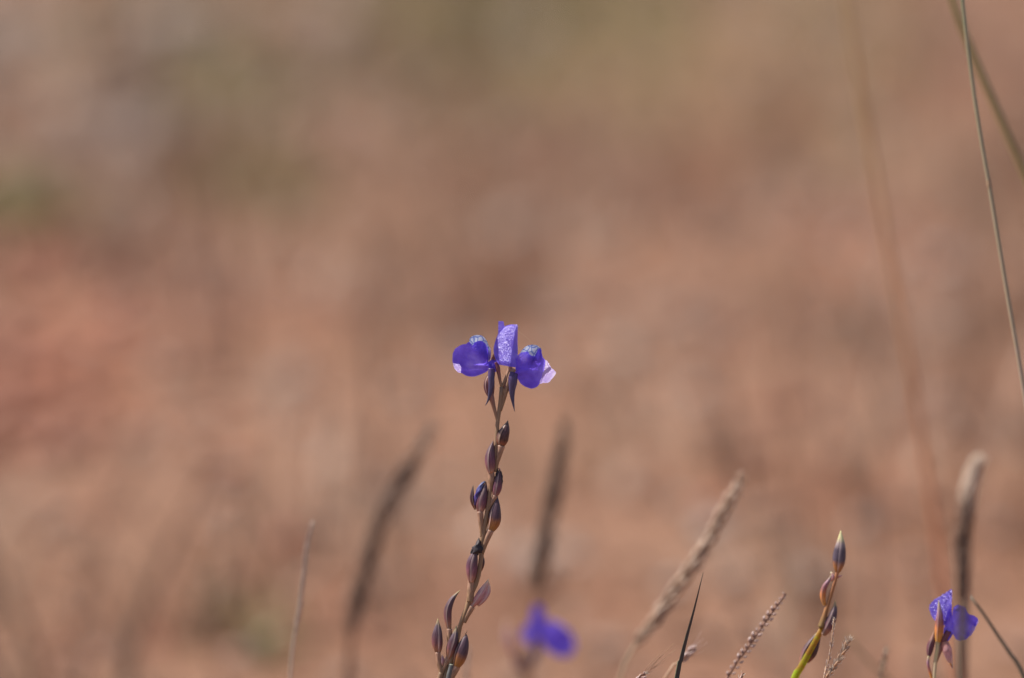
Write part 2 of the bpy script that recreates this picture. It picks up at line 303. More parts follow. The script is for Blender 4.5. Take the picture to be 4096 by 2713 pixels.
# ================================================================== THE GROUND
def make_ground():
    def axis(a, b, dense0, dense1, step, far):
        core = np.arange(dense0, dense1+1e-6, step); lo = dense0-np.geomspace(step, dense0-a, far)[::1]; hi = dense1+np.geomspace(step, b-dense1, far)
        return np.r_[lo[::-1], core, hi]
    xs = axis(-150, 150, -1.0, 1.0, .016, 26); ys = axis(-20, 400, .5, 4.6, .016, 26)
    X, Y = np.meshgrid(xs, ys); nx, ny = len(xs), len(ys)
    v = [(float(x), float(y), hgt(float(x), float(y))) for x, y in zip(X.ravel(), Y.ravel())]
    i = np.arange(nx*ny).reshape(ny, nx); f = np.stack([i[:-1, :-1], i[:-1, 1:], i[1:, 1:], i[1:, :-1]], -1).reshape(-1, 4)
    me = bpy.data.meshes.new('ground'); me.from_pydata(v, [], f.tolist()); me.polygons.foreach_set('use_smooth', np.ones(len(f), bool)); me.update()
    m, t, n, l = new_mat('laterite_soil')
    tc = n.new('ShaderNodeTexCoord')
    def nz(scale, det=5, rough=.6):
        q = n.new('ShaderNodeTexNoise'); q.inputs['Scale'].default_value = scale; q.inputs['Detail'].default_value = det; q.inputs['Roughness'].default_value = rough
        l.new(tc.outputs['Object'], q.inputs['Vector']); return q
    a = nz(9); r1 = ramp(n, [(.30, soil(.170, .082, .049)), (.45, soil(.200, .104, .063)), (.58, soil(.218, .121, .076)), (.72, soil(.212, .136, .094))]); l.new(a.outputs['Fac'], r1.inputs[0])
    b = nz(55, 4); r2 = ramp(n, [(.32, lin(.62, .57, .53)), (.52, lin(1, 1, 1)), (.7, lin(1.25, 1.22, 1.2))]); l.new(b.outputs['Fac'], r2.inputs[0])
    mx = n.new('ShaderNodeMix'); mx.data_type = 'RGBA'; mx.blend_type = 'MULTIPLY'; mx.inputs[0].default_value = .55; l.new(r1.outputs[0], mx.inputs[6]); l.new(r2.outputs[0], mx.inputs[7])
    col = mx.outputs[2]
    # soil of different colour in places: iron-red laterite, grey sandy crust, mossy crust
    def patch(px, py, rad, colour, amt, sy=2.2):
        global_pt = ground_at(px, py); nonlocal col
        mp = n.new('ShaderNodeVectorMath'); mp.operation = 'SUBTRACT'; mp.inputs[1].default_value = (global_pt.x, global_pt.y, 0); l.new(tc.outputs['Object'], mp.inputs[0])
        sc = n.new('ShaderNodeVectorMath'); sc.operation = 'MULTIPLY'; sc.inputs[1].default_value = (1/rad, 1/(rad*sy), 0); l.new(mp.outputs[0], sc.inputs[0])
        ln = n.new('ShaderNodeVectorMath'); ln.operation = 'LENGTH'; l.new(sc.outputs[0], ln.inputs[0])
        ad = n.new('ShaderNodeMath'); ad.operation = 'MULTIPLY_ADD'; ad.inputs[1].default_value = 1.1; l.new(b.outputs['Fac'], ad.inputs[0]); l.new(ln.outputs['Value'], ad.inputs[2])
        mr = n.new('ShaderNodeMapRange'); mr.inputs[1].default_value = 1.5; mr.inputs[2].default_value = .7; mr.inputs[3].default_value = 0; mr.inputs[4].default_value = amt; l.new(ad.outputs[0], mr.inputs[0])
        q = n.new('ShaderNodeMix'); q.data_type = 'RGBA'; l.new(mr.outputs[0], q.inputs[0]); l.new(col, q.inputs[6]); q.inputs[7].default_value = colour; col = q.outputs[2]
    RED, GREY, MOSS = soil(.24, .088, .048), soil(.178, .140, .105), soil(.165, .140, .062)
    patch(60, 1480, .06, RED, .8, 3); patch(700, 1330, .045, RED, .2); patch(3350, 950, .07, RED, .3); patch(3400, 2080, .03, RED, .35); patch(1900, 1150, .06, RED, .3)
    patch(420, 540, .034, GREY, .6, 3); patch(1300, 180, .04, GREY, .6, 4); patch(150, 200, .05, GREY, .7, 4); patch(3300, 650, .05, GREY, .3, 3)
    patch(1000, 480, .03, MOSS, .6, 4); patch(1850, 100, .06, MOSS, .9, 6); patch(20, 850, .02, MOSS, .7, 4); patch(2500, 60, .07, MOSS, .7, 6); patch(3300, 40, .06, MOSS, .5, 6); patch(700, 60, .06, MOSS, .5, 6); patch(1000, 2480, .02, MOSS, .5, 2)
    pb = n.new('ShaderNodeBsdfPrincipled'); l.new(col, pb.inputs['Base Color']); pb.inputs['Roughness'].default_value = .9; pb.inputs['Specular IOR Level'].default_value = .2
    bp = n.new('ShaderNodeBump'); bp.inputs['Strength'].default_value = .8; bp.inputs['Distance'].default_value = .006; c2 = nz(160, 4); l.new(c2.outputs['Fac'], bp.inputs['Height']); l.new(bp.outputs[0], pb.inputs['Normal'])
    o = n.new('ShaderNodeOutputMaterial'); l.new(pb.outputs[0], o.inputs[0])
    me.materials.append(m); ob = bpy.data.objects.new('ground', me); C.objects.link(ob); ob['kind'] = 'structure'
    ob['label'] = 'reddish brown bare laterite soil of an open field'; ob['category'] = 'ground'
make_ground()

def mass(name, V, F, rnd, mat, label, cat):
    me = bpy.data.meshes.new(name)
    me.from_pydata(V.reshape(-1, 3).tolist(), [], F.tolist())
    at = me.attributes.new('rnd', 'FLOAT', 'POINT'); at.data.foreach_set('value', rnd.astype(np.float32).ravel())
    me.polygons.foreach_set('use_smooth', np.ones(len(me.polygons), bool)); me.materials.append(mat); me.update()
    o = bpy.data.objects.new(name, me); C.objects.link(o); tag(o, label, cat, kind='stuff'); return o
PLANTS = []      # bases to keep clear
def gravel():
    ph = (1+5**.5)/2
    iv = np.array([(-1, ph, 0), (1, ph, 0), (-1, -ph, 0), (1, -ph, 0), (0, -1, ph), (0, 1, ph), (0, -1, -ph), (0, 1, -ph), (ph, 0, -1), (ph, 0, 1), (-ph, 0, -1), (-ph, 0, 1)])/1.9
    fi = np.array([(0, 11, 5), (0, 5, 1), (0, 1, 7), (0, 7, 10), (0, 10, 11), (1, 5, 9), (5, 11, 4), (11, 10, 2), (10, 7, 6), (7, 1, 8), (3, 9, 4), (3, 4, 2), (3, 2, 6), (3, 6, 8), (3, 8, 9), (4, 9, 5), (2, 4, 11), (6, 2, 10), (8, 6, 7), (9, 8, 1)])
    K = 22000
    x = rng.uniform(-1, 1, K); y = 1.0+3.6*rng.random(K)**1.1; s = np.exp(rng.normal(math.log(.0024), .42, K)).clip(.001, .0062)
    rnd = rng.random(K)
    # a paler spill of grey stones and a spread of red laterite nodules
    for (px, py, k, spread, lo, hi, size) in ((420, 540, 80, .026, .65, .88, .005), (60, 1480, 220, .04, .0, .2, .004), (150, 150, 80, .05, .7, .95, .006), (1300, 150, 90, .04, .75, .95, .005)):
        g = ground_at(px, py); x = np.r_[x, g.x+rng.normal(0, spread, k)]; y = np.r_[y, g.y+rng.normal(0, spread*3, k)]; s = np.r_[s, size*np.exp(rng.normal(0, .35, k))]; rnd = np.r_[rnd, rng.uniform(lo, hi, k)]
    K = len(x); z = np.array([hgt(a, b) for a, b in zip(x, y)])
    V = iv[None]*(1+rng.normal(0, .13, (K, 12, 1)))*s[:, None, None]*np.stack([rng.uniform(.8, 1.4, K), rng.uniform(.8, 1.4, K), rng.uniform(.55, .9, K)], -1)[:, None, :]
    an = rng.uniform(0, 6.28, K); c, q = np.cos(an)[:, None], np.sin(an)[:, None]
    V = np.stack([V[..., 0]*c-V[..., 1]*q, V[..., 0]*q+V[..., 1]*c, V[..., 2]], -1)
    V += np.stack([x, y, z+s*.25], -1)[:, None, :]
    F = (fi[None]+np.arange(K)[:, None, None]*12).reshape(-1, 3)
    mass('gravel', V, F, np.repeat(rnd, 12), scatter_mat('gravel_stones', [(0, soil(.25, .095, .055)), (.25, soil(.21, .10, .06)), (.5, soil(.20, .12, .082)), (.75, soil(.235, .16, .12)), (.9, soil(.25, .20, .165)), (1, soil(.29, .245, .21))], .6, spec=.4),
         'scattered brown and grey gravel lying on the red soil', 'gravel')
def blades(name, spots, mat, label, cat, hmin, hmax, wid, lean, segs=4):
    """spots: arrays x,y; every blade a curved strip with its own lean"""
    x, y = spots; K = len(x); h = rng.uniform(hmin, hmax, K); an = rng.uniform(0, 6.28, K); ln = np.abs(rng.normal(lean, lean*.5, K)); w = wid*rng.uniform(.5, 1.4, K); fa = rng.uniform(0, 6.28, K)
    z = np.array([hgt(a, b)-.002 for a, b in zip(x, y)]); V = np.zeros((K, (segs+1)*2, 3))
    for i in range(segs+1):
        u = i/segs; off = h*ln*u**1.6; px = x+np.cos(an)*off; py = y+np.sin(an)*off; pz = z+h*u*np.cos(np.minimum(ln, 1.3)*u*.8); ww = w*(1-u**1.5*.9)/2
        for sd in (0, 1):
            sg = 1 if sd else -1; V[:, i*2+sd] = np.stack([px+np.cos(fa)*ww*sg, py+np.sin(fa)*ww*sg, pz], -1)
    f = np.array([(2*i, 2*i+1, 2*i+3, 2*i+2) for i in range(segs)]); F = (f[None]+np.arange(K)[:, None, None]*(segs+1)*2).reshape(-1, 4)
    mass(name, V, F, np.repeat(rng.random(K), (segs+1)*2), mat, label, cat)
gravel()
def tufts(ntuft, per, x0, x1, y0, y1, spread):
    cx = rng.uniform(x0, x1, ntuft); cy = rng.uniform(y0, y1, ntuft)
    return np.repeat(cx, per)+rng.normal(0, spread, ntuft*per), np.repeat(cy, per)+rng.normal(0, spread, ntuft*per)
dx, dy = tufts(520, 16, -1, 1, 1.95, 4.6, .014)
blades('dry_grass', (dx, dy), scatter_mat('dry_grass_blades', [(0, soil(.19, .105, .06)), (.4, soil(.24, .145, .09)), (.75, soil(.29, .20, .135)), (1, soil(.36, .28, .20))], .55, .25),
       'low tufts of dry tan grass spread over the red soil', 'dry grass', .015, .065, .0018, .65)
def litter():
    K = 4200; x = rng.uniform(-1, 1, K); y = 1.9+2.8*rng.random(K); L = np.exp(rng.normal(math.log(.010), .45, K)).clip(.004, .018); w = L*rng.uniform(.25, .6, K)
    z = np.array([hgt(a, b)+.002 for a, b in zip(x, y)]); an = rng.uniform(0, 6.28, K); tl = rng.uniform(-.2, 1.1, K); V = np.zeros((K, 8, 3))
    for i in range(4):
        u = i/3; ww = w*(.25, 1., .85, .1)[i]/2; f = L*u; h = np.sin(tl)*f+L*.18*math.sin(u*math.pi)
        for sd in (-1, 1):
            lx, ly = np.cos(tl)*f, ww*sd; V[:, i*2+(sd > 0)] = np.stack([x+np.cos(an)*lx-np.sin(an)*ly, y+np.sin(an)*lx+np.cos(an)*ly, z+h+.25*ww*rng.random(K)], -1)
    f = np.array([(0, 1, 3, 2), (2, 3, 5, 4), (4, 5, 7, 6)]); F = (f[None]+np.arange(K)[:, None, None]*8).reshape(-1, 4)
    mass('leaf_litter', V, F, np.repeat(rng.random(K), 8), scatter_mat('dead_leaf_litter', [(0, soil(.13, .07, .045)), (.35, soil(.18, .095, .06)), (.65, soil(.26, .155, .10)), (.9, soil(.31, .205, .145)), (1, soil(.36, .265, .20))], .5, .2, .4),
         'small curled dead leaves littering the soil', 'leaf litter')
litter()
sx, sy = tufts(330, 5, -1, 1, 1.9, 4.6, .010)
blades('dry_stalks', (sx, sy), scatter_mat('dry_stalks_brown', [(0, soil(.16, .09, .06)), (.45, soil(.21, .125, .085)), (.8, soil(.28, .185, .13)), (1, soil(.34, .25, .19))], .5, .15),
       'thin dry brown grass stalks standing over the soil in loose tufts', 'dry grass', .03, .085, .0026, .35)
gx, gy = [], []
for (px, py, k, sp) in ((950, 360, 260, .022), (1000, 700, 90, .016), (1780, 90, 420, .045), (2300, 60, 160, .05), (20, 860, 200, .014), (330, 40, 120, .03), (990, 2640, 12, .006), (3250, 420, 60, .03)):
    g = ground_at(px, py); gx.append(g.x+rng.normal(0, sp, k)); gy.append(g.y+rng.normal(0, sp*2.4, k))
blades('green_ground_cover', (np.concatenate(gx), np.concatenate(gy)), scatter_mat('olive_leaves', [(0, soil(.15, .135, .05)), (.5, soil(.19, .165, .07)), (1, soil(.24, .19, .095))], .5, .3),
       'small olive green plants growing in patches on the soil', 'ground cover', .006, .022, .004, .9)

# ================================================================== THE FLOWERING PLANT IN FOCUS
R1 = Z(1700, 1240, .29340); R2 = Z(1700, 1650, .35088); R3 = Z(1650, 2150, .35894); R4 = Z(1790, 1270, .24862); R5 = Z(1960, 1270, .24867)
PX = Z(0, 0, 1.0)
def flowering_plant():
    stem_px = [(2007, 1548), (2002, 1607), (1989, 1700), (1986, 1755), (1979, 1825), (1965, 1924), (1953, 2018), (1942, 2089), (1930, 2159), (1924, 2240), (1908, 2322), (1883, 2380), (1862, 2448), (1842, 2498), (1828, 2563), (1808, 2634), (1793, 2681), (1776, 2730)]
    w = [PX.p(*q) for q in stem_px]; w += root_below(w[-3], w[-1]); base = w[-1].copy()
    t = thing('bladderwort_plant', 'tall sharp plant with violet flowers on top and plum buds down its tan stem', 'flower', base, 'violet bladderwort plants')
    w.reverse(); g = Geo(); rr = [13, 13, 13, 13, 13, 12.5, 12, 12, 11.5, 11, 10.5, 10, 10, 9.5, 9, 8, 8]
    wob = lambda an, tt: .05*math.sin(an*2+tt*40)+.04*math.sin(tt*90)
    sweep(g, spline(w, 110), interp_r([r*pxs(FOCUS) for r in rr]), 16, .9, ridge=wob); g.obj('stem', 'stem', t, base)
    B = base
    # ---- left flower
    fl = tube(R1, [(985, 1520), (950, 1370), (915, 1230), (893, 1120), (905, 990), (930, 880), (920, 800), (895, 740)], [16, 22, 28, 40, 30, 26, 26, 14], 'flower', 'stalk_pink', t, B)
    fl['label'] = 'violet flower beside the tall petal, with a pale veined dome and one lit corner'
    bud(R1, [(905, 1200), (880, 1090), (885, 960), (925, 850)], 72, 'calyx', fl, B, t0=.5, rb=.35, q=.6, flat=.7, sepal=(2.2, 4.3), name='calyx', zoff=-10)
    tube(R1, [(905, 800, 30), (903, 900, 45), (905, 1000, 45), (897, 1090, 40), (875, 1190, 30), (848, 1260, 25), (822, 1303, 20)], [48, 48, 46, 40, 28, 15, 4], 'spur', 'spur', fl, B, n=16, samples=30, flat=.7, ridge=lambda an, tt: .10*math.cos(2*(an-1.2)))
    out = [(700, 800), (655, 850), (610, 885), (540, 915), (460, 945), (385, 952), (300, 940), (250, 910), (210, 893), (160, 875), (120, 825), (95, 760), (80, 690), (82, 610), (100, 550), (130, 500), (180, 465), (245, 435), (300, 425), (345, 392),
           (375, 420), (400, 450), (440, 402), (500, 378), (560, 385), (610, 420), (648, 490), (664, 560), (664, 640), (655, 700), (690, 740)]
    def dep(x, y):
        s = gsum((540, 560, 130, 160, 44), (220, 600, 180, 180, 36), (400, 880, 210, 90, 34), (580, 775, 130, 30, -46), (400, 440, 40, 60, -10))(x, y)
        s += 60*(min(1, max(0, (x-560)/130))**2)*-1
        return s
    petal(R4, out, (400, 660), dep, 'lower_petal', 'violet', fl, B, seed=1)
    petal(R4, [(88, 738), (140, 744), (188, 752), (212, 790), (222, 806), (216, 850), (208, 894), (160, 874), (118, 828), (96, 775)], (160, 812), lambda x, y: 40+.75*(y-740)+.45*(x-150), 'sunlit_corner', 'violet_pale_sunlit', fl, B, m=50, rings=8, seed=12)  # separate pale piece that paints the patch of direct sun on this corner
    # palate dome behind it
    po = [(348, 400), (360, 340), (400, 303), (450, 286), (500, 283), (560, 298), (610, 342), (642, 400), (662, 462), (690, 492), (698, 560), (690, 645), (650, 700), (560, 640), (440, 540)]
    pal = petal(R4, po, (530, 470), lambda x, y: 40*math.exp(-((x-500)/110)**2-((y-430)/120)**2)-32, 'palate', 'palate', fl, B, seed=2, rag=1.)
    petal(R4, [(690, 492), (700, 560), (694, 650), (668, 700), (655, 640), (668, 560)], (682, 590), lambda x, y: -8, 'palate_rim', 'violet_pale_sunlit', pal, B, seed=3)
    petal(R4, [(655, 720), (690, 690), (740, 680), (790, 700), (830, 745), (800, 830), (770, 880), (700, 860), (660, 820)], (735, 780), gsum((735, 780, 60, 60, 40)), 'upper_petal', 'violet', fl, B, seed=4)
    petal(R4, [(740, 570), (725, 620), (700, 680), (740, 700), (790, 690), (765, 630)], (745, 650), lambda x, y: -6, 'sepal', 'calyx', fl, B, seed=5)
    # ---- upright flower in the middle
    fm = tube(R1, [(1040, 1040), (1020, 950), (1005, 860), (985, 770), (960, 715)], [18, 20, 24, 34, 30], 'flower', 'stalk_pink', t, B)
    fm['label'] = 'flower whose tall folded petal stands upright at the top of the stem'
    tube(R1, [(1035, 1080), (1075, 1000), (1105, 930), (1135, 850), (1165, 770)], [22, 22, 24, 24, 26], 'pedicel', 'stalk', fm, B)
    # a folded sheet, bent along two creases: rows bottom to top, columns left to right
    rows = [  # y at left/right ends and x of: left edge, left crease, right crease, right edge
        ((735, 790), (1010, 1013, 1165, 1235)), ((690, 740), (975, 1010, 1172, 1248)), ((620, 660), (946, 1005, 1183, 1262)), ((540, 560), (935, 999, 1196, 1265)),
        ((455, 450), (950, 991, 1212, 1262)), ((370, 340), (980, 988, 1232, 1262)), ((310, 260), (1010, 1018, 1248, 1264)), ((262, 224), (1058, 1066, 1254, 1266)), ((222, 206), (1108, 1116, 1250, 1264)), ((199, 198), (1176, 1182, 1236, 1250))]
    def zfold(u, v):      # depth profile
        return 0
    g = Geo(); NV, NU = 40, 30; pr = [(a[0], a[1])+b for a, b in rows]; sm = spline([(q[0], q[1], 0, *q[2:]) for q in pr], NV)
    for j, q in enumerate(sm):
        v = j/(NV-1); yl, yr, _, xa, xb, xc, xd = q
        for i in range(NU+1):
            u = i/NU
            if u < .25: x = xa+(xb-xa)*u/.25; zz = -30+45*(1-u/.25)*min(1, (xb-xa)/50)
            elif u < .75: x = xb+(xc-xb)*(u-.25)/.5; zz = -30+60*(u-.25)/.5+10*math.sin((u-.25)*2*math.pi)
            else: x = xc+(xd-xc)*(u-.75)/.25; zz = 30-120*((u-.75)/.25)*min(1, (xd-xc)/50+.15)
            y = yl+(yr-yl)*(x-935)/330 if True else 0
            zz += -250*v + 14*math.sin(v*2.2+u) + (-26*max(0, .09-v)/.09)
            g.add(R1.p(x, y, zz+110), v, u, 1. if i in (0, NU) or j in (0, NV-1) else 0.)
    for j in range(NV-1):
        for i in range(NU):
            k = j*(NU+1)+i; g.f.append((k, k+1, k+NU+2, k+NU+1))
    g.obj('upper_petal', 'violet_bright', fm, B)
    petal(R1, [(1000, 158), (1015, 152), (1070, 160), (1076, 200), (1090, 245), (1060, 300), (1010, 330), (998, 300), (1000, 230)], (1038, 235), lambda x, y: -190+.35*(y-200), 'petal_tip', 'violet_bright', fm, B, m=50, rag=.8, seed=6)
    petal(R1, [(1205, 205), (1225, 196), (1262, 210), (1266, 235), (1235, 228)], (1238, 215), lambda x, y: -96+.6*(y-215), 'petal_fold', 'violet_pale_sunlit', fm, B, m=30, rings=5, seed=7)
    # ---- right flower
    fr = tube(R1, [(1030, 1380), (1068, 1250), (1095, 1150), (1120, 1040), (1150, 940), (1180, 860), (1210, 800)], [18, 22, 26, 30, 34, 40, 40], 'flower', 'stalk', t, B)
    fr['label'] = 'violet flower with a pale folded flap on the side away from the stem'
    bud(R1, [(1110, 1130), (1120, 1020), (1160, 900), (1195, 830)], 50, 'calyx', fr, B, t0=.55, rb=.4, q=.6, flat=.7, sepal=(2.2, 4.3), name='calyx', zoff=-12)
    tube(R1, [(1215, 860, 30), (1200, 920, 40), (1197, 1000, 42), (1188, 1090, 36), (1190, 1180, 30), (1200, 1260, 25), (1212, 1330, 20), (1222, 1385, 18)], [60, 70, 62, 48, 36, 24, 13, 3], 'spur', 'spur', fr, B, n=16, samples=30, flat=.7, ridge=lambda an, tt: .10*math.cos(2*(an-1.2)))
    ro = [(380, 880), (415, 800), (413, 720), (430, 640), (465, 592), (520, 562), (560, 556), (600, 545), (635, 590), (680, 622), (735, 622), (762, 580), (765, 520), (790, 500), (822, 515), (832, 570), (850, 640), (892, 692), (886, 760), (872, 850), (850, 960), (805, 1058), (760, 1112), (690, 1145), (620, 1136), (550, 1105), (500, 1070), (455, 1010), (420, 950)]
    def dep2(x, y):
        s = gsum((590, 690, 180, 140, 66), (640, 1020, 200, 120, 44), (500, 870, 190, 60, -40), (810, 660, 50, 110, 22))(x, y)
        return s-30*max(0, (x-800)/80)-45*max(0, (450-x)/70)
    petal(R5, ro, (630, 820), dep2, 'lower_petal', 'violet', fr, B, seed=8)
    pal = petal(R5, [(478, 585), (505, 540), (550, 492), (610, 455), (690, 444), (750, 452), (800, 480), (826, 515), (830, 600), (790, 680), (690, 700), (590, 660), (520, 620)], (670, 560), lambda x, y: 44*math.exp(-((x-660)/130)**2-((y-560)/110)**2)-16, 'palate', 'palate', fr, B, seed=9, rag=1.)
    petal(R5, [(500, 545), (550, 488), (612, 450), (690, 440), (755, 448), (745, 466), (690, 460), (620, 472), (560, 512), (515, 555)], (620, 463), lambda x, y: 4, 'palate_rim', 'palate', pal, B, m=60, rings=5, seed=10)
    petal(R5, [(880, 690), (905, 688), (935, 722), (970, 785), (1000, 822), (1057, 880), (1042, 930), (985, 1000), (940, 1046), (850, 1055), (795, 1062), (830, 960), (855, 850), (870, 760)], (920, 890), lambda x, y: -6+.45*(x-870)+.75*(y-880), 'folded_flap', 'violet_pale_sunlit', fr, B, rag=2.2, seed=11)
    # ---- the buds down the stem
    def stalk(z, pts, rs, par): return tube(z, pts, [q*1.3 for q in rs], 'stalk', 'stalk', par, B, samples=18)
    b = bud(R2, [(868, 400), (880, 300), (915, 200), (945, 90)], 70, 'bud_dark', t, B, t0=.34, rb=.3, sepal=(2.0, 4.4)); stalk(R2, [(800, 680), (818, 580), (845, 470), (870, 380)], [14, 20, 28, 34], b)
    b = bud(R2, [(752, 690), (744, 560), (752, 440), (778, 318)], 57, 'bud_pink', t, B, t0=.38, rb=.5, zoff=25); stalk(R2, [(748, 900), (756, 780), (752, 670)], [14, 30, 30], b)
    b = bud(R2, [(795, 970), (822, 860), (838, 760), (845, 660)], 54, 'bud_pink', t, B, t0=.42, rb=.3, q=.6, sepal=(1.6, 4.2)); stalk(R2, [(722, 1120), (750, 1050), (800, 950)], [12, 20, 24], b)
    tube(R2, [(800, 790, 12), (818, 720, 16), (828, 660, 10), (824, 628, 0)], [12, 18, 12, 3], 'withered_corolla', 'withered', b, B, ridge=lambda a, t_: .4*math.sin(a*3+t_*20))
    tube(R2, [(866, 850, 6), (872, 770, 8), (866, 690, 6), (845, 648, 0)], [8, 15, 12, 3], 'withered_corolla', 'withered', b, B, ridge=lambda a, t_: .4*math.sin(a*3+t_*25))
    tube(R2, [(822, 648), (835, 636), (852, 646), (858, 665)], [5, 6, 6, 3], 'anther', 'bract_yellow', b, B, samples=10)
    b = bud(R2, [(628, 1150), (635, 1020), (668, 900), (700, 790)], 66, 'bud_pink', t, B, t0=.38, rb=.35, sepal=(-1.2, 1.9)); stalk(R2, [(650, 1420), (640, 1280), (628, 1130)], [16, 22, 30], b)
    tube(R2, [(578, 1060, 10), (590, 960, 18), (620, 880, 18), (650, 820, 10), (690, 788, 0)], [16, 26, 28, 22, 10], 'withered_corolla', 'withered_blue', b, B, samples=30, ridge=lambda a, t_: .25*math.sin(a*3+t_*18))
    bud(R2, [(572, 1110), (538, 1010), (536, 920), (550, 822)], 24, 'bud_dark', b, B, t0=.42, rb=.3, sepal=(-1., 1.5), name='open_sepal')
    b = bud(R2, [(745, 1360), (790, 1240), (805, 1120), (828, 955)], 72, 'bud_orange', t, B, t0=.38, rb=.4, flat=.9, sepal=(2.2, 4.6)); stalk(R2, [(650, 1610), (690, 1480), (748, 1345)], [18, 26, 32], b)
    b = bud(R3, [(652, 500), (655, 380), (668, 260), (715, 100)], 62, 'bud_pink', t, B, t0=.44, rb=.4, flat=.95, sepal=(-1.0, 1.8), zoff=25); stalk(R3, [(640, 720), (648, 600), (654, 480)], [30, 32, 28], b)
    tube(R3, [(690, 190, 20), (715, 130, 40), (735, 70, 36), (738, 5, 20)], [34, 46, 28, 5], 'withered_corolla', 'withered', b, B, samples=30, ridge=lambda a, t_: .22*math.sin(a*3+t_*14)+.12*math.sin(a*5+t_*31))
    tube(R3, [(745, 165, 24), (760, 120, 34), (745, 80, 28)], [24, 26, 8], 'withered_corolla', 'withered', b, B, ridge=lambda a, t_: .25*math.sin(a*3+t_*17))
    tube(R3, [(648, 180, 20), (668, 140, 24), (700, 100, 24)], [7, 14, 12], 'withered_corolla', 'withered', b, B)
    bud(R3, [(755, 385), (775, 320), (788, 260), (790, 205)], 22, 'bud_dark', t, B, t0=.45, rb=.4, zoff=-12)
    b = bud(R3, [(655, 780), (720, 690), (785, 590), (848, 462)], 40, 'bud_rose', t, B, t0=.5, rb=.55, flat=.7, sepal=(1.6, 4.4), name='bract'); stalk(R3, [(575, 950), (610, 870), (665, 770)], [18, 24, 28], b)
    bud(R3, [(725, 760), (790, 690), (835, 610), (850, 485)], 30, 'bud_rose', b, B, t0=.6, rb=.5, flat=.6, sepal=(-1.6, 1.4), name='bract_lobe', zoff=-12)
    b = bud(R3, [(410, 1040), (395, 900), (400, 800), (445, 690), (532, 585)], 42, 'bud_tipped', t, B, t0=.40, rb=.45, sepal=(1.8, 4.4)); stalk(R3, [(425, 1230), (412, 1130), (412, 1020)], [16, 22, 24], b)
    b = bud(R3, [(284, 1300), (272, 1160), (278, 1030), (282, 905)], 60, 'bud_tipped', t, B, t0=.38, rb=.35, sepal=(-1.3, 1.4)); stalk(R3, [(322, 1568), (318, 1490), (292, 1390), (282, 1280)], [20, 22, 22, 24], b)
    b = bud(R3, [(400, 1350), (430, 1240), (465, 1130), (490, 980)], 54, 'bud_tipped', t, B, t0=.40, rb=.35, sepal=(1.4, 4.2), zoff=20); stalk(R3, [(318, 1540), (345, 1460), (408, 1330)], [16, 22, 26], b)
    b = bud(R3, [(485, 1455), (530, 1330), (565, 1220), (602, 1078)], 73, 'bud_orange', t, B, t0=.42, rb=.4, q=.75, flat=.9, sepal=(2.4, 4.7), zoff=12); stalk(R3, [(390, 1640), (440, 1540), (492, 1435)], [26, 30, 36], b)
    tube(R3, [(585, 1085), (600, 1062), (613, 1035)], [5, 4, 2], 'style', 'awn', b, B, samples=8)
    b = bud(R3, [(335, 1430), (332, 1370), (330, 1300)], 17, 'bud_rose', t, B, rb=.4, name='bract', zoff=14); bud(R3, [(345, 1425), (348, 1370), (340, 1315)], 12, 'bud_rose', b, B, rb=.4, name='bract_lobe')
    s = tube(R3, [(385, 1700, 10), (400, 1568, 14), (420, 1480, 16), (432, 1418, 18)], [34, 34, 32, 26], 'stump', 'stump', t, B); tube(R3, [(431.5, 1421, 18), (433, 1411, 18)], [27, 25], 'cut_face', 'cut', s, B, samples=4)
    tube(R3, [(322, 1510), (300, 1580), (290, 1650), (330, 1760), (370, 1860)], [30, 34, 32, 26, 20], 'side_branch', 'stalk', t, B)
    return t
flowering_plant()
# silk thread between two flowers
g = Geo(); sweep(g, spline([R1.p(1262, 262, -30), R1.p(1300, 312, -15), R1.p(1380, 370), R1.p(1450, 440, 5), R1.p(1490, 490, 5)], 24), lambda t: R1.m(0.8), 6)
tag(g.obj('silk_thread', 'silk', None, None), 'hair-thin pale thread strung from the upright petal to the neighbouring flower', 'thread')

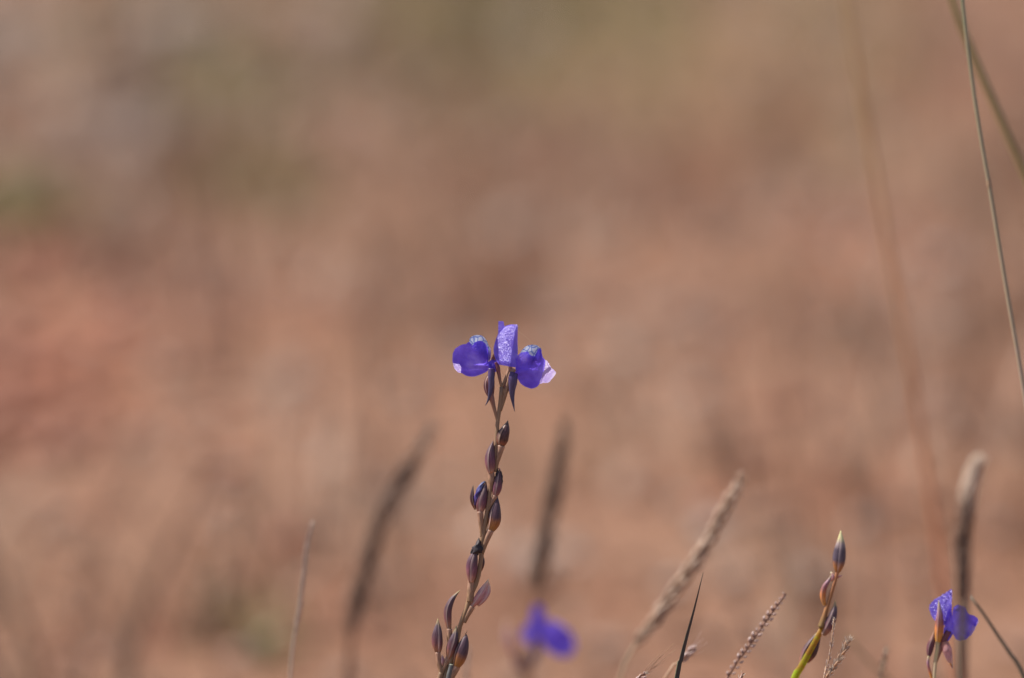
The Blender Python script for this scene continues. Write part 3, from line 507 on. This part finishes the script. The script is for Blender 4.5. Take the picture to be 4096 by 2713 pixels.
# ================================================================== OTHER FLOWERING PLANTS
def plant_right():
    z = Z(3500, 1750, .61443, 1.556)
    w = [z.p(*q) for q in ((415, 1270), (408, 1370), (395, 1460), (385, 1570))]; w += root_below(w[-2], w[-1]); B = w[-1].copy()
    t = thing('bladderwort_plant', 'small violet flower with yellow-orange bracts partly hidden by the pale-tipped grass spike', 'flower', B, 'violet bladderwort plants')
    g = Geo(); sweep(g, spline(w[::-1], 40), interp_r([z.m(r) for r in (16, 15, 14, 13, 14)]), 12); g.obj('stem', 'bract_yellow', t, B)
    bud(z, [(412, 1330), (418, 1250), (422, 1160), (414, 1058)], 27, 'bract_yellow', t, B, t0=.32, rb=.6, name='bract', zoff=16)
    b = bud(z, [(352, 1430), (360, 1370), (378, 1310), (388, 1252)], 23, 'calyx', t, B, t0=.4, rb=.3); tube(z, [(375, 1590), (356, 1520), (345, 1470), (352, 1420)], [8, 9, 9, 10], 'stalk', 'bract_yellow', b, B)
    f = tube(z, [(400, 1460), (425, 1390), (450, 1320), (480, 1260)], [9, 12, 20, 20], 'flower', 'stalk_pink', t, B)
    petal(z, [(395, 1195), (372, 1170), (352, 1115), (360, 1085), (388, 1055), (415, 1040), (455, 1015), (495, 988), (502, 1005), (498, 1090), (490, 1140), (460, 1210), (420, 1230)], (430, 1120), lambda x, y: .2*(x-440)+.3*(y-1120)-25, 'upper_petal', 'violet_bright', f, B, seed=21)
    petal(z, [(495, 1090), (505, 1170), (515, 1255), (490, 1310), (455, 1345), (440, 1330), (450, 1240), (470, 1150)], (480, 1230), gsum((480, 1230, 22, 80, 14)), 'folded_petal', 'violet', f, B, seed=22)
    petal(z, [(508, 1110), (538, 1092), (578, 1102), (610, 1150), (645, 1160), (668, 1180), (666, 1208), (640, 1245), (605, 1302), (560, 1325), (520, 1300), (506, 1220)], (570, 1205), gsum((560, 1200, 60, 70, 22)), 'lower_petal', 'violet', f, B, seed=23)
    petal(z, [(668, 1182), (672, 1200), (655, 1240), (630, 1280), (608, 1302), (622, 1250), (640, 1220)], (640, 1240), lambda x, y: 10-.3*(x-620), 'petal_fold', 'violet_pale_sunlit', f, B, m=40, rings=6, seed=24)
    petal(z, [(512, 1112), (536, 1090), (556, 1098), (552, 1130), (525, 1150)], (535, 1115), gsum((535, 1115, 20, 20, 10)), 'palate', 'violet_bright', f, B, m=30, rings=6, seed=25)
    tube(z, [(455, 1330, 10), (470, 1385, 14), (485, 1440, 12), (505, 1490, 8)], [20, 32, 22, 5], 'spur', 'bud_rose', f, B, n=14)
    tube(z, [(488, 1470, 16), (500, 1488, 14), (508, 1508, 10)], [6, 6, 2], 'spur_tip', 'bract_yellow', f, B, samples=8)
plant_right()
def plant_budding():
    z = Z(3000, 2050, .42283, 1.556)
    w = [z.p(*q) for q in ((832, 545), (805, 650), (770, 760), (735, 880), (705, 980), (672, 1090))]
    lo = [z.p(*q) for q in ((690, 1075), (640, 1180), (590, 1270), (535, 1370), (480, 1470), (420, 1580))]; lo += root_below(lo[-2], lo[-1], .2); B = lo[-1].copy()
    t = thing('bladderwort_plant', 'flowerless plant with one plump green-tipped bud on a bent stem, lime green lower down', 'flower', B, 'violet bladderwort plants')
    g = Geo(); sweep(g, spline(w[::-1], 40), interp_r([z.m(r) for r in (34, 24, 20, 20, 17, 18)]), 14); g.obj('stem', 'stem_reddish', t, B)
    g = Geo(); sweep(g, spline(lo[::-1], 60), interp_r([z.m(r) for r in (30, 36, 46, 56, 56, 50, 42, 24)]), 14, .6); g.obj('lower_stem', 'scape_green', t, B)
    b = bud(z, [(828, 570), (838, 450), (852, 330), (858, 172)], 60, 'bud_green_tip', t, B, t0=.36, rb=.3, sepal=(-1.2, 1.7))
    b = bud(z, [(705, 880), (690, 790), (705, 710), (748, 640), (782, 565)], 26, 'bract_yellow', t, B, t0=.3, rb=.4, name='bract')
    tube(z, [(770, 650), (785, 605), (765, 565)], [8, 16, 8], 'bract_tip', 'bud_rose', b, B, samples=10)
    tube(z, [(820, 615), (848, 605), (878, 595)], [8, 9, 3], 'bract', 'bud_rose', t, B, samples=10)
    bud(z, [(690, 1160), (730, 1100), (775, 1010), (800, 920), (808, 830)], 44, 'bud_tipped', t, B, t0=.38, rb=.5)
    bud(z, [(700, 1090), (715, 1050), (735, 985)], 28, 'bud_pink', t, B, t0=.4, rb=.4)
    bud(z, [(480, 1440), (520, 1330), (580, 1230), (650, 1120)], 34, 'bud_tipped', t, B, t0=.4, rb=.5, name='bract', zoff=-34, sepal=(2, 4.4))
    bud(z, [(540, 1420), (600, 1340), (635, 1250), (670, 1160)], 28, 'bud_dark', t, B, t0=.4, rb=.5, name='bract', zoff=-34, sepal=None)
plant_budding()
def plant_blurred():
    z = Z(1900, 1650, .67797, 1.752)
    w = [z.p(*q) for q in ((360, 1330), (335, 1400), (300, 1480), (275, 1580))]; w += root_below(w[-2], w[-1]); B = w[-1].copy()
    t = thing('bladderwort_plant', 'strongly blurred violet flower below the slim dark grass spike', 'flower', B, 'violet bladderwort plants')
    g = Geo(); sweep(g, spline(w[::-1], 40), interp_r([z.m(r) for r in (16, 15, 14, 13, 12)]), 10); g.obj('stem', 'stem', t, B)
    f = tube(z, [(320, 1430), (345, 1370), (375, 1300)], [14, 16, 20], 'flower', 'stalk_pink', t, B)
    petal(z, [(340, 1150), (375, 1132), (405, 1170), (405, 1240), (380, 1290), (345, 1280), (325, 1230)], (365, 1220), gsum((365, 1220, 40, 60, 14)), 'upper_petal', 'violet', f, B, seed=31)
    petal(z, [(290, 1260), (330, 1245), (375, 1265), (390, 1320), (370, 1370), (320, 1378), (285, 1340), (275, 1300)], (333, 1312), lambda x, y: 20-.25*(y-1312), 'side_petal', 'violet_bright', f, B, seed=32)
    petal(z, [(395, 1245), (450, 1225), (520, 1255), (578, 1315), (590, 1390), (548, 1442), (470, 1430), (410, 1385), (380, 1320)], (475, 1335), gsum((475, 1335, 80, 80, 36)), 'lower_petal', 'violet', f, B, seed=33)
    tube(z, [(375, 1370, 10), (360, 1440, 16), (335, 1500, 10)], [20, 16, 4], 'spur', 'spur', f, B)
    b = bud(z, [(230, 1440), (210, 1370), (195, 1300), (190, 1220)], 24, 'bud_rose', t, B); tube(z, [(275, 1560), (250, 1500), (230, 1430)], [10, 10, 12], 'stalk', 'stalk_pink', b, B)
    b = bud(z, [(300, 1530), (275, 1460), (270, 1400)], 24, 'bud_pink', t, B)
plant_blurred()

# ================================================================== GRASSES
def spikelet_mesh(name, mat, L, r, awn=0.):
    g = Geo(); pts = spline([(0, 0, 0), (0, r*.5, L*.4), (0, r*.2, L)], 7)
    sweep(g, pts, budr(r, .4, r*.3), 7, .7, view=Vector((0, 1, 0)))
    if awn: sweep(g, spline([(0, r*.2, L*.95), (0, r*.6, L*1.3), (0, r*1.4, L+awn)], 4), lambda t: r*.12*(1-t*.7), 3, view=Vector((0, 1, 0)))
    o = g.obj(name, mat); me = o.data; bpy.data.objects.remove(o); return me
def place_spikelets(parent, B, path, n, me_of, splay, phase, r_ax, ranks=None, jit=.15, taper=.6):
    """spikelets set around an axis (world points, bottom to top); local to the parent"""
    pts = [Vector(q) for q in path]; N = len(pts)
    for i in range(n):
        u = (i+.5)/n; k = min(int(u*(N-1)), N-2); fr = u*(N-1)-k; p = pts[k].lerp(pts[k+1], fr); T = (pts[k+1]-pts[k]).normalized()
        n1 = T.cross(-FW).normalized(); n2 = n1.cross(T)
        an = (ranks[i % len(ranks)] if ranks else phase+i*2.399)+random.gauss(0, jit)
        out = n1*math.cos(an)+n2*math.sin(an); zdir = (T+out*(splay*(1+random.gauss(0, jit)))).normalized()
        xdir = zdir.cross(out).normalized()*-1; ydir = zdir.cross(xdir).normalized()
        if ydir.dot(out) < 0: ydir = -ydir; xdir = -xdir
        s = 1+random.gauss(0, .12); s *= (1-taper*max(0, (u-.72)/.28))*(1-.25*max(0, (.12-u)/.12))
        m = Matrix((xdir*s, ydir*s, zdir*s)).transposed().to_4x4(); m.translation = p+out*r_ax-B
        o = bpy.data.objects.new('spikelet', me_of(u)); C.objects.link(o); o.parent = parent; o.matrix_local = m
def hairs(t, B, z, path, n, length, rad, spread=.8, mat='hair', name='hairs'):
    g = Geo(); pts = [Vector(q) for q in path]
    for i in range(n):
        u = random.random()*(len(pts)-1.01); k = int(u); p = pts[k].lerp(pts[k+1], u-k); T = (pts[k+1]-pts[k]).normalized()
        an = random.random()*6.28; n1 = T.cross(-FW).normalized(); n2 = n1.cross(T); dr = (T+(n1*math.cos(an)+n2*math.sin(an))*spread*random.uniform(.3, 1.3)).normalized()
        l = z.m(length)*random.uniform(.5, 1.2); sweep(g, [p, p+dr*l*.6, p+dr*l+UP*l*.1], lambda q: z.m(rad)*(1-.7*q), 3, cap=False)
    o = g.obj(name, mat, t, B); o['kind'] = 'stuff'; return o
def grass_spike(label, d, tip_to_low, hw, n, mat_lo, mat_hi, split, axis_mat='straw', culm_r=10, splay=.28, awn=.0015, taper=.6, fuzz='fuzz'):
    """dense cylindrical grass spike: px points from the tip down to where the spike ends, then the culm"""
    sp, cu = tip_to_low; z = Z(0, 0, 1., d)
    w = [z.p(*q) for q in cu]; w += root_below(w[-2] if len(w) > 1 else z.p(*sp[-1]), w[-1]); B = w[-1].copy()
    t = thing('grass_spike', label, 'grass', B, 'dried grass spikes')
    top = [z.p(*q) for q in sp]
    g = Geo(); sweep(g, spline((top+w)[::-1], 70), interp_r([z.m(r) for r in (culm_r, culm_r, culm_r*.9, culm_r*.7, culm_r*.4)]), 8); g.obj('culm', axis_mat, t, B)
    L = z.m(hw*2.6); lo = spikelet_mesh('spikelet', mat_lo, L, z.m(hw*.42), awn); hi = lo if mat_hi == mat_lo else spikelet_mesh('spikelet', mat_hi, L, z.m(hw*.42), awn)
    path = spline(top[::-1], 60)
    hairs(t, B, z, path, 420, hw*2.4, 1.6, .55, fuzz)
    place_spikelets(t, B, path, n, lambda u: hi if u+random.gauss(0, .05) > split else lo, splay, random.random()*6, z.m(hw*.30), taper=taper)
    return t
grass_spike('long curved dark brown grass spike, the most blurred of those leaning over', 1.79, ([(1728, 1715), (1660, 1830), (1580, 1970), (1510, 2120), (1455, 2290), (1415, 2460), (1400, 2560)], [(1398, 2600), (1388, 2720)]), 31, 90, 'spikelet_dark', 'spikelet_straw', .93, 'culm_rust', culm_r=20, fuzz='fuzz_dark')
grass_spike('slim dark nearly upright grass spike standing over a blurred violet flower', 1.785, ([(2255, 1715), (2240, 1830), (2215, 1960), (2190, 2100), (2160, 2250), (2140, 2370)], [(2130, 2430), (2120, 2560), (2108, 2720)]), 31, 72, 'spikelet_dark', 'spikelet_straw', .9, 'culm_rust', culm_r=14, fuzz='fuzz_dark')
grass_spike('straight slanting straw-coloured grass spike, pale above and dark beneath', 1.648, ([(2962, 1928), (2898, 2042), (2810, 2200), (2710, 2350), (2610, 2490), (2535, 2590)], [(2510, 2640), (2480, 2720)]), 26, 84, 'spikelet_straw', 'spikelet_straw', 2, 'straw', taper=.3)
grass_spike('grass spike with sunlit cream tip and shaded lower half, crossing a violet flower', 1.41, ([(3904, 1868), (3886, 1925), (3870, 1995), (3858, 2085), (3850, 2200), (3850, 2330), (3851, 2420)], [(3850, 2520), (3845, 2720)]), 32, 84, 'spikelet_dark', 'spikelet_sunlit', .66, 'blade_shade', culm_r=34, splay=.2, taper=.15, fuzz='fuzz_dark')  # pale upper and dark lower spikelets paint sun and shade onto the spike

def thin_head(label, d, pts, rs, n, mat, smat, L, r, splay, ranks=None, from_u=.0, awn=0., name='grass_seed_head', cat='grass', pull=.35):
    z = Z(0, 0, 1., d); w = [z.p(*q) for q in pts]; low = root_below(w[-2], w[-1], pull); B = low[-1].copy()
    t = thing(name, label, cat, B)
    g = Geo(); sweep(g, spline((w+low)[::-1], 60), interp_r([z.m(q) for q in rs]), 8); g.obj('culm', mat, t, B)
    me = spikelet_mesh('spikelet', smat, z.m(L), z.m(r), z.m(awn)); path = spline(w[::-1], 50)[int(from_u*49):]
    place_spikelets(t, B, path, n, lambda u: me, splay, 0., z.m(rs[-1]), ranks)
    return t, B, z
# pale grey slender head standing alone
t, B, z = thin_head('slender pale grey seed head standing alone on a thin stalk', 1.612, [(1252, 2085), (1228, 2180), (1215, 2300), (1200, 2420), (1175, 2560), (1160, 2720)], (5, 5, 5, 5.5, 4.5), 70, 'grey_straw', 'grey_straw', 40, 3.2, .05, from_u=.3)
# two-ranked beaded head
t, B, z = thin_head('slanting two-rowed seed head with beads of pinkish spikelets', 1.565, [(3142, 2375), (3060, 2490), (2985, 2600), (2905, 2720)], (9, 9, 8, 7, 5), 32, 'seed_brown', 'spikelet_pink', 21, 7.5, .6, ranks=(.25, 2.9), from_u=.0)
# two fine bristly wisps
t, B, z = thin_head('hair-fine bristly grass stalk tip in front of the plump-budded plant', 1.54, [(3336, 2475), (3330, 2530), (3322, 2600), (3308, 2670), (3294, 2725)], (4, 4, 4, 3.5, 2.5), 16, 'awn', 'spikelet_pink', 16, 2.6, .3, pull=.15)
hairs(t, B, z, spline([z.p(*q) for q in ((3294, 2713), (3322, 2600), (3336, 2475))], 12), 80, 15, 1.4, .9)
t, B, z = thin_head('feathery white-bristled seed head beside the hair-fine stalk', 1.54, [(3398, 2555), (3378, 2600), (3352, 2645), (3318, 2700), (3300, 2730)], (6, 7, 8, 8, 4), 18, 'awn', 'awn', 26, 5, .3, pull=.1)
hairs(t, B, z, spline([z.p(*q) for q in ((3310, 2710), (3352, 2645), (3378, 2600), (3398, 2552))], 12), 190, 24, 1.7, 1.1)
# awned spikelets at the foot of the slanting spike
t, B, z = thin_head('orange-brown awned seed head tip with long fine awns beside the dark blade', 1.545, [(2582, 2698), (2560, 2715), (2530, 2745)], (5, 6, 7, 7, 6), 5, 'seed_brown', 'spikelet_pink', 26, 6.5, .35, pull=.05)
Zt = Z(2500, 2450, .25338, 1.55)
for a in ([(330, 930), (480, 780), (640, 630), (770, 485)], [(360, 940), (500, 830), (680, 680), (812, 575)], [(310, 920), (430, 770), (520, 680), (605, 590)], [(345, 950), (400, 940), (440, 920)], [(400, 900), (520, 740), (600, 650)], [(440, 890), (580, 800), (655, 765)]):
    tube(Zt, a, [4.5, 4, 3.5, 2], 'awn', 'awn', t, B, n=6, samples=14)
hairs(t, B, Zt, [Zt.p(270, 1000), Zt.p(340, 960)], 26, 60, 5, .7)
t, B, z = thin_head('soft-focus pink awned seed head rising behind the dark blade', 1.575, [(2778, 2592), (2745, 2625), (2705, 2660), (2655, 2720)], (7, 8, 8, 7, 5), 8, 'awn', 'spikelet_pink', 44, 9, .12, pull=.1, from_u=.55, awn=60)
t, B, z = thin_head('tiny bristle-tipped brown stalk end poking up by the two-rowed seed head', 1.54, [(2973, 2692), (2966, 2706), (2955, 2730)], (6, 6, 6, 6, 6), 5, 'seed_brown', 'hair', 20, 2.2, .6, pull=.05)

def blade(label, d, pts, hw, mat, name='grass_leaf', fold=.35, zoff=None, over=None):
    z = Z(0, 0, 1., d); w = [z.p(*q) for q in pts]; w += root_below(w[-2], w[-1], .25); B = w[-1].copy()
    t = thing(name, label, 'grass', B); g = Geo(); path = [Vector(q) for q in spline(w[::-1], 60)]; rr = interp_r([z.m(q) for q in hw]); rows = []
    for i, p in enumerate(path):
        T = (path[min(i+1, 59)]-path[max(i-1, 0)]).normalized(); n1 = T.cross(-FW).normalized(); n2 = n1.cross(T); u = i/59; r = max(rr(u), z.m(.6)); row = []
        for k, c in enumerate((-1, -.55, 0, .55, 1, .55, 0, -.55)):
            back = 0 if k < 5 else -.22; zz = (abs(c)-1)*-fold*r*-1 + back*r
            row.append(g.add(p+n1*(c*r)+n2*zz, u, (c+1)/2, 1. if k == 0 else (.25 if k == 4 else 0)))  # left edge painted paler, as if caught by the sun
        rows.append(row)
    for A, Bq in zip(rows, rows[1:]):
        for k in range(8): g.f.append((A[k], A[(k+1) % 8], Bq[(k+1) % 8], Bq[k]))
    g.f.append(tuple(reversed(rows[0]))); g.f.append(tuple(rows[-1])); g.obj('leaf_blade', mat, t, B)
    return t
blade('sharp dark green pointed grass blade standing alone', 1.54, [(2813, 2290), (2797, 2355), (2780, 2425), (2760, 2500), (2741, 2570), (2722, 2650), (2704, 2730)], (15, 16, 17, 18, 18, 15, 9.5, 1), 'blade_dark')
blade('soft olive grass blade rising from the soil behind the cream-tipped spike', 1.585, [(3880, 2385), (3930, 2450), (3990, 2540), (4050, 2630), (4100, 2720)], (14, 15, 14, 11, 5), 'blade_olive')
blade('blurred bright green grass blade low down behind the feathery seed head', 1.70, [(3390, 2540), (3440, 2610), (3500, 2670), (3560, 2730)], (20, 18, 14, 8, 3), 'blade_green')
def tall_stem(label, d, pts, rs, mat, node=None):
    z = Z(0, 0, 1., d); w = [z.p(*q) for q in pts]; w += root_below(w[-2], w[-1], .3); B = w[-1].copy()
    t = thing('tall_grass', label, 'grass', B, 'tall grass stems'); g = Geo(); sweep(g, spline(w[::-1], 80), interp_r([z.m(q) for q in rs]), 12); g.obj('culm', mat, t, B)
    for q in node or (): tube(z, [(q[0]-2, q[1]-22), (q[0], q[1]), (q[0]+2, q[1]+22)], [7.5, 10.5, 7.5], 'node', 'straw', t, B, samples=10)
tall_stem('tall strongly blurred orange-brown grass stem, olive towards the top', 1.81, [(3330, -500), (3355, -150), (3385, 0), (3430, 300), (3490, 620), (3545, 950), (3610, 1300), (3670, 1650), (3725, 2000), (3775, 2350), (3830, 2740)], (14, 14, 14, 13, 11), 'culm_brown')
tall_stem('thin crisp grass stem with a pale node, green above and mauve below', 1.572, [(3815, -400), (3850, 0), (3890, 330), (3925, 560), (3956, 735), (3990, 940), (4030, 1180), (4065, 1380), (4100, 1590), (4160, 2000), (4220, 2500), (4240, 2740)], (8.5, 8.5, 8.5, 8.5, 8), 'culm_green', [(3956, 735)])
tall_stem('tilted blurred olive grass stem beside the one with a pale node', 1.655, [(3740, -300), (3812, 0), (3890, 210), (3960, 380), (4030, 540), (4110, 720), (4300, 1200), (4450, 1800), (4520, 2740)], (18, 18, 18, 17, 15), 'culm_olive')

thin_head('faint blurred brown stalk between the feathery seed head and the yellow-bracted flower', 1.62, [(3548, 2590), (3536, 2650), (3522, 2730)], (9, 9, 9, 8, 5), 10, 'straw', 'spikelet_dark', 30, 6, .1, pull=.15)
thin_head('faint pale stalk rising just behind the foot of the tall sharp plant', 1.66, [(1872, 2590), (1868, 2650), (1862, 2730)], (9, 9, 9, 8, 6), 8, 'grey_straw', 'grey_straw', 30, 5, .06, pull=.15)
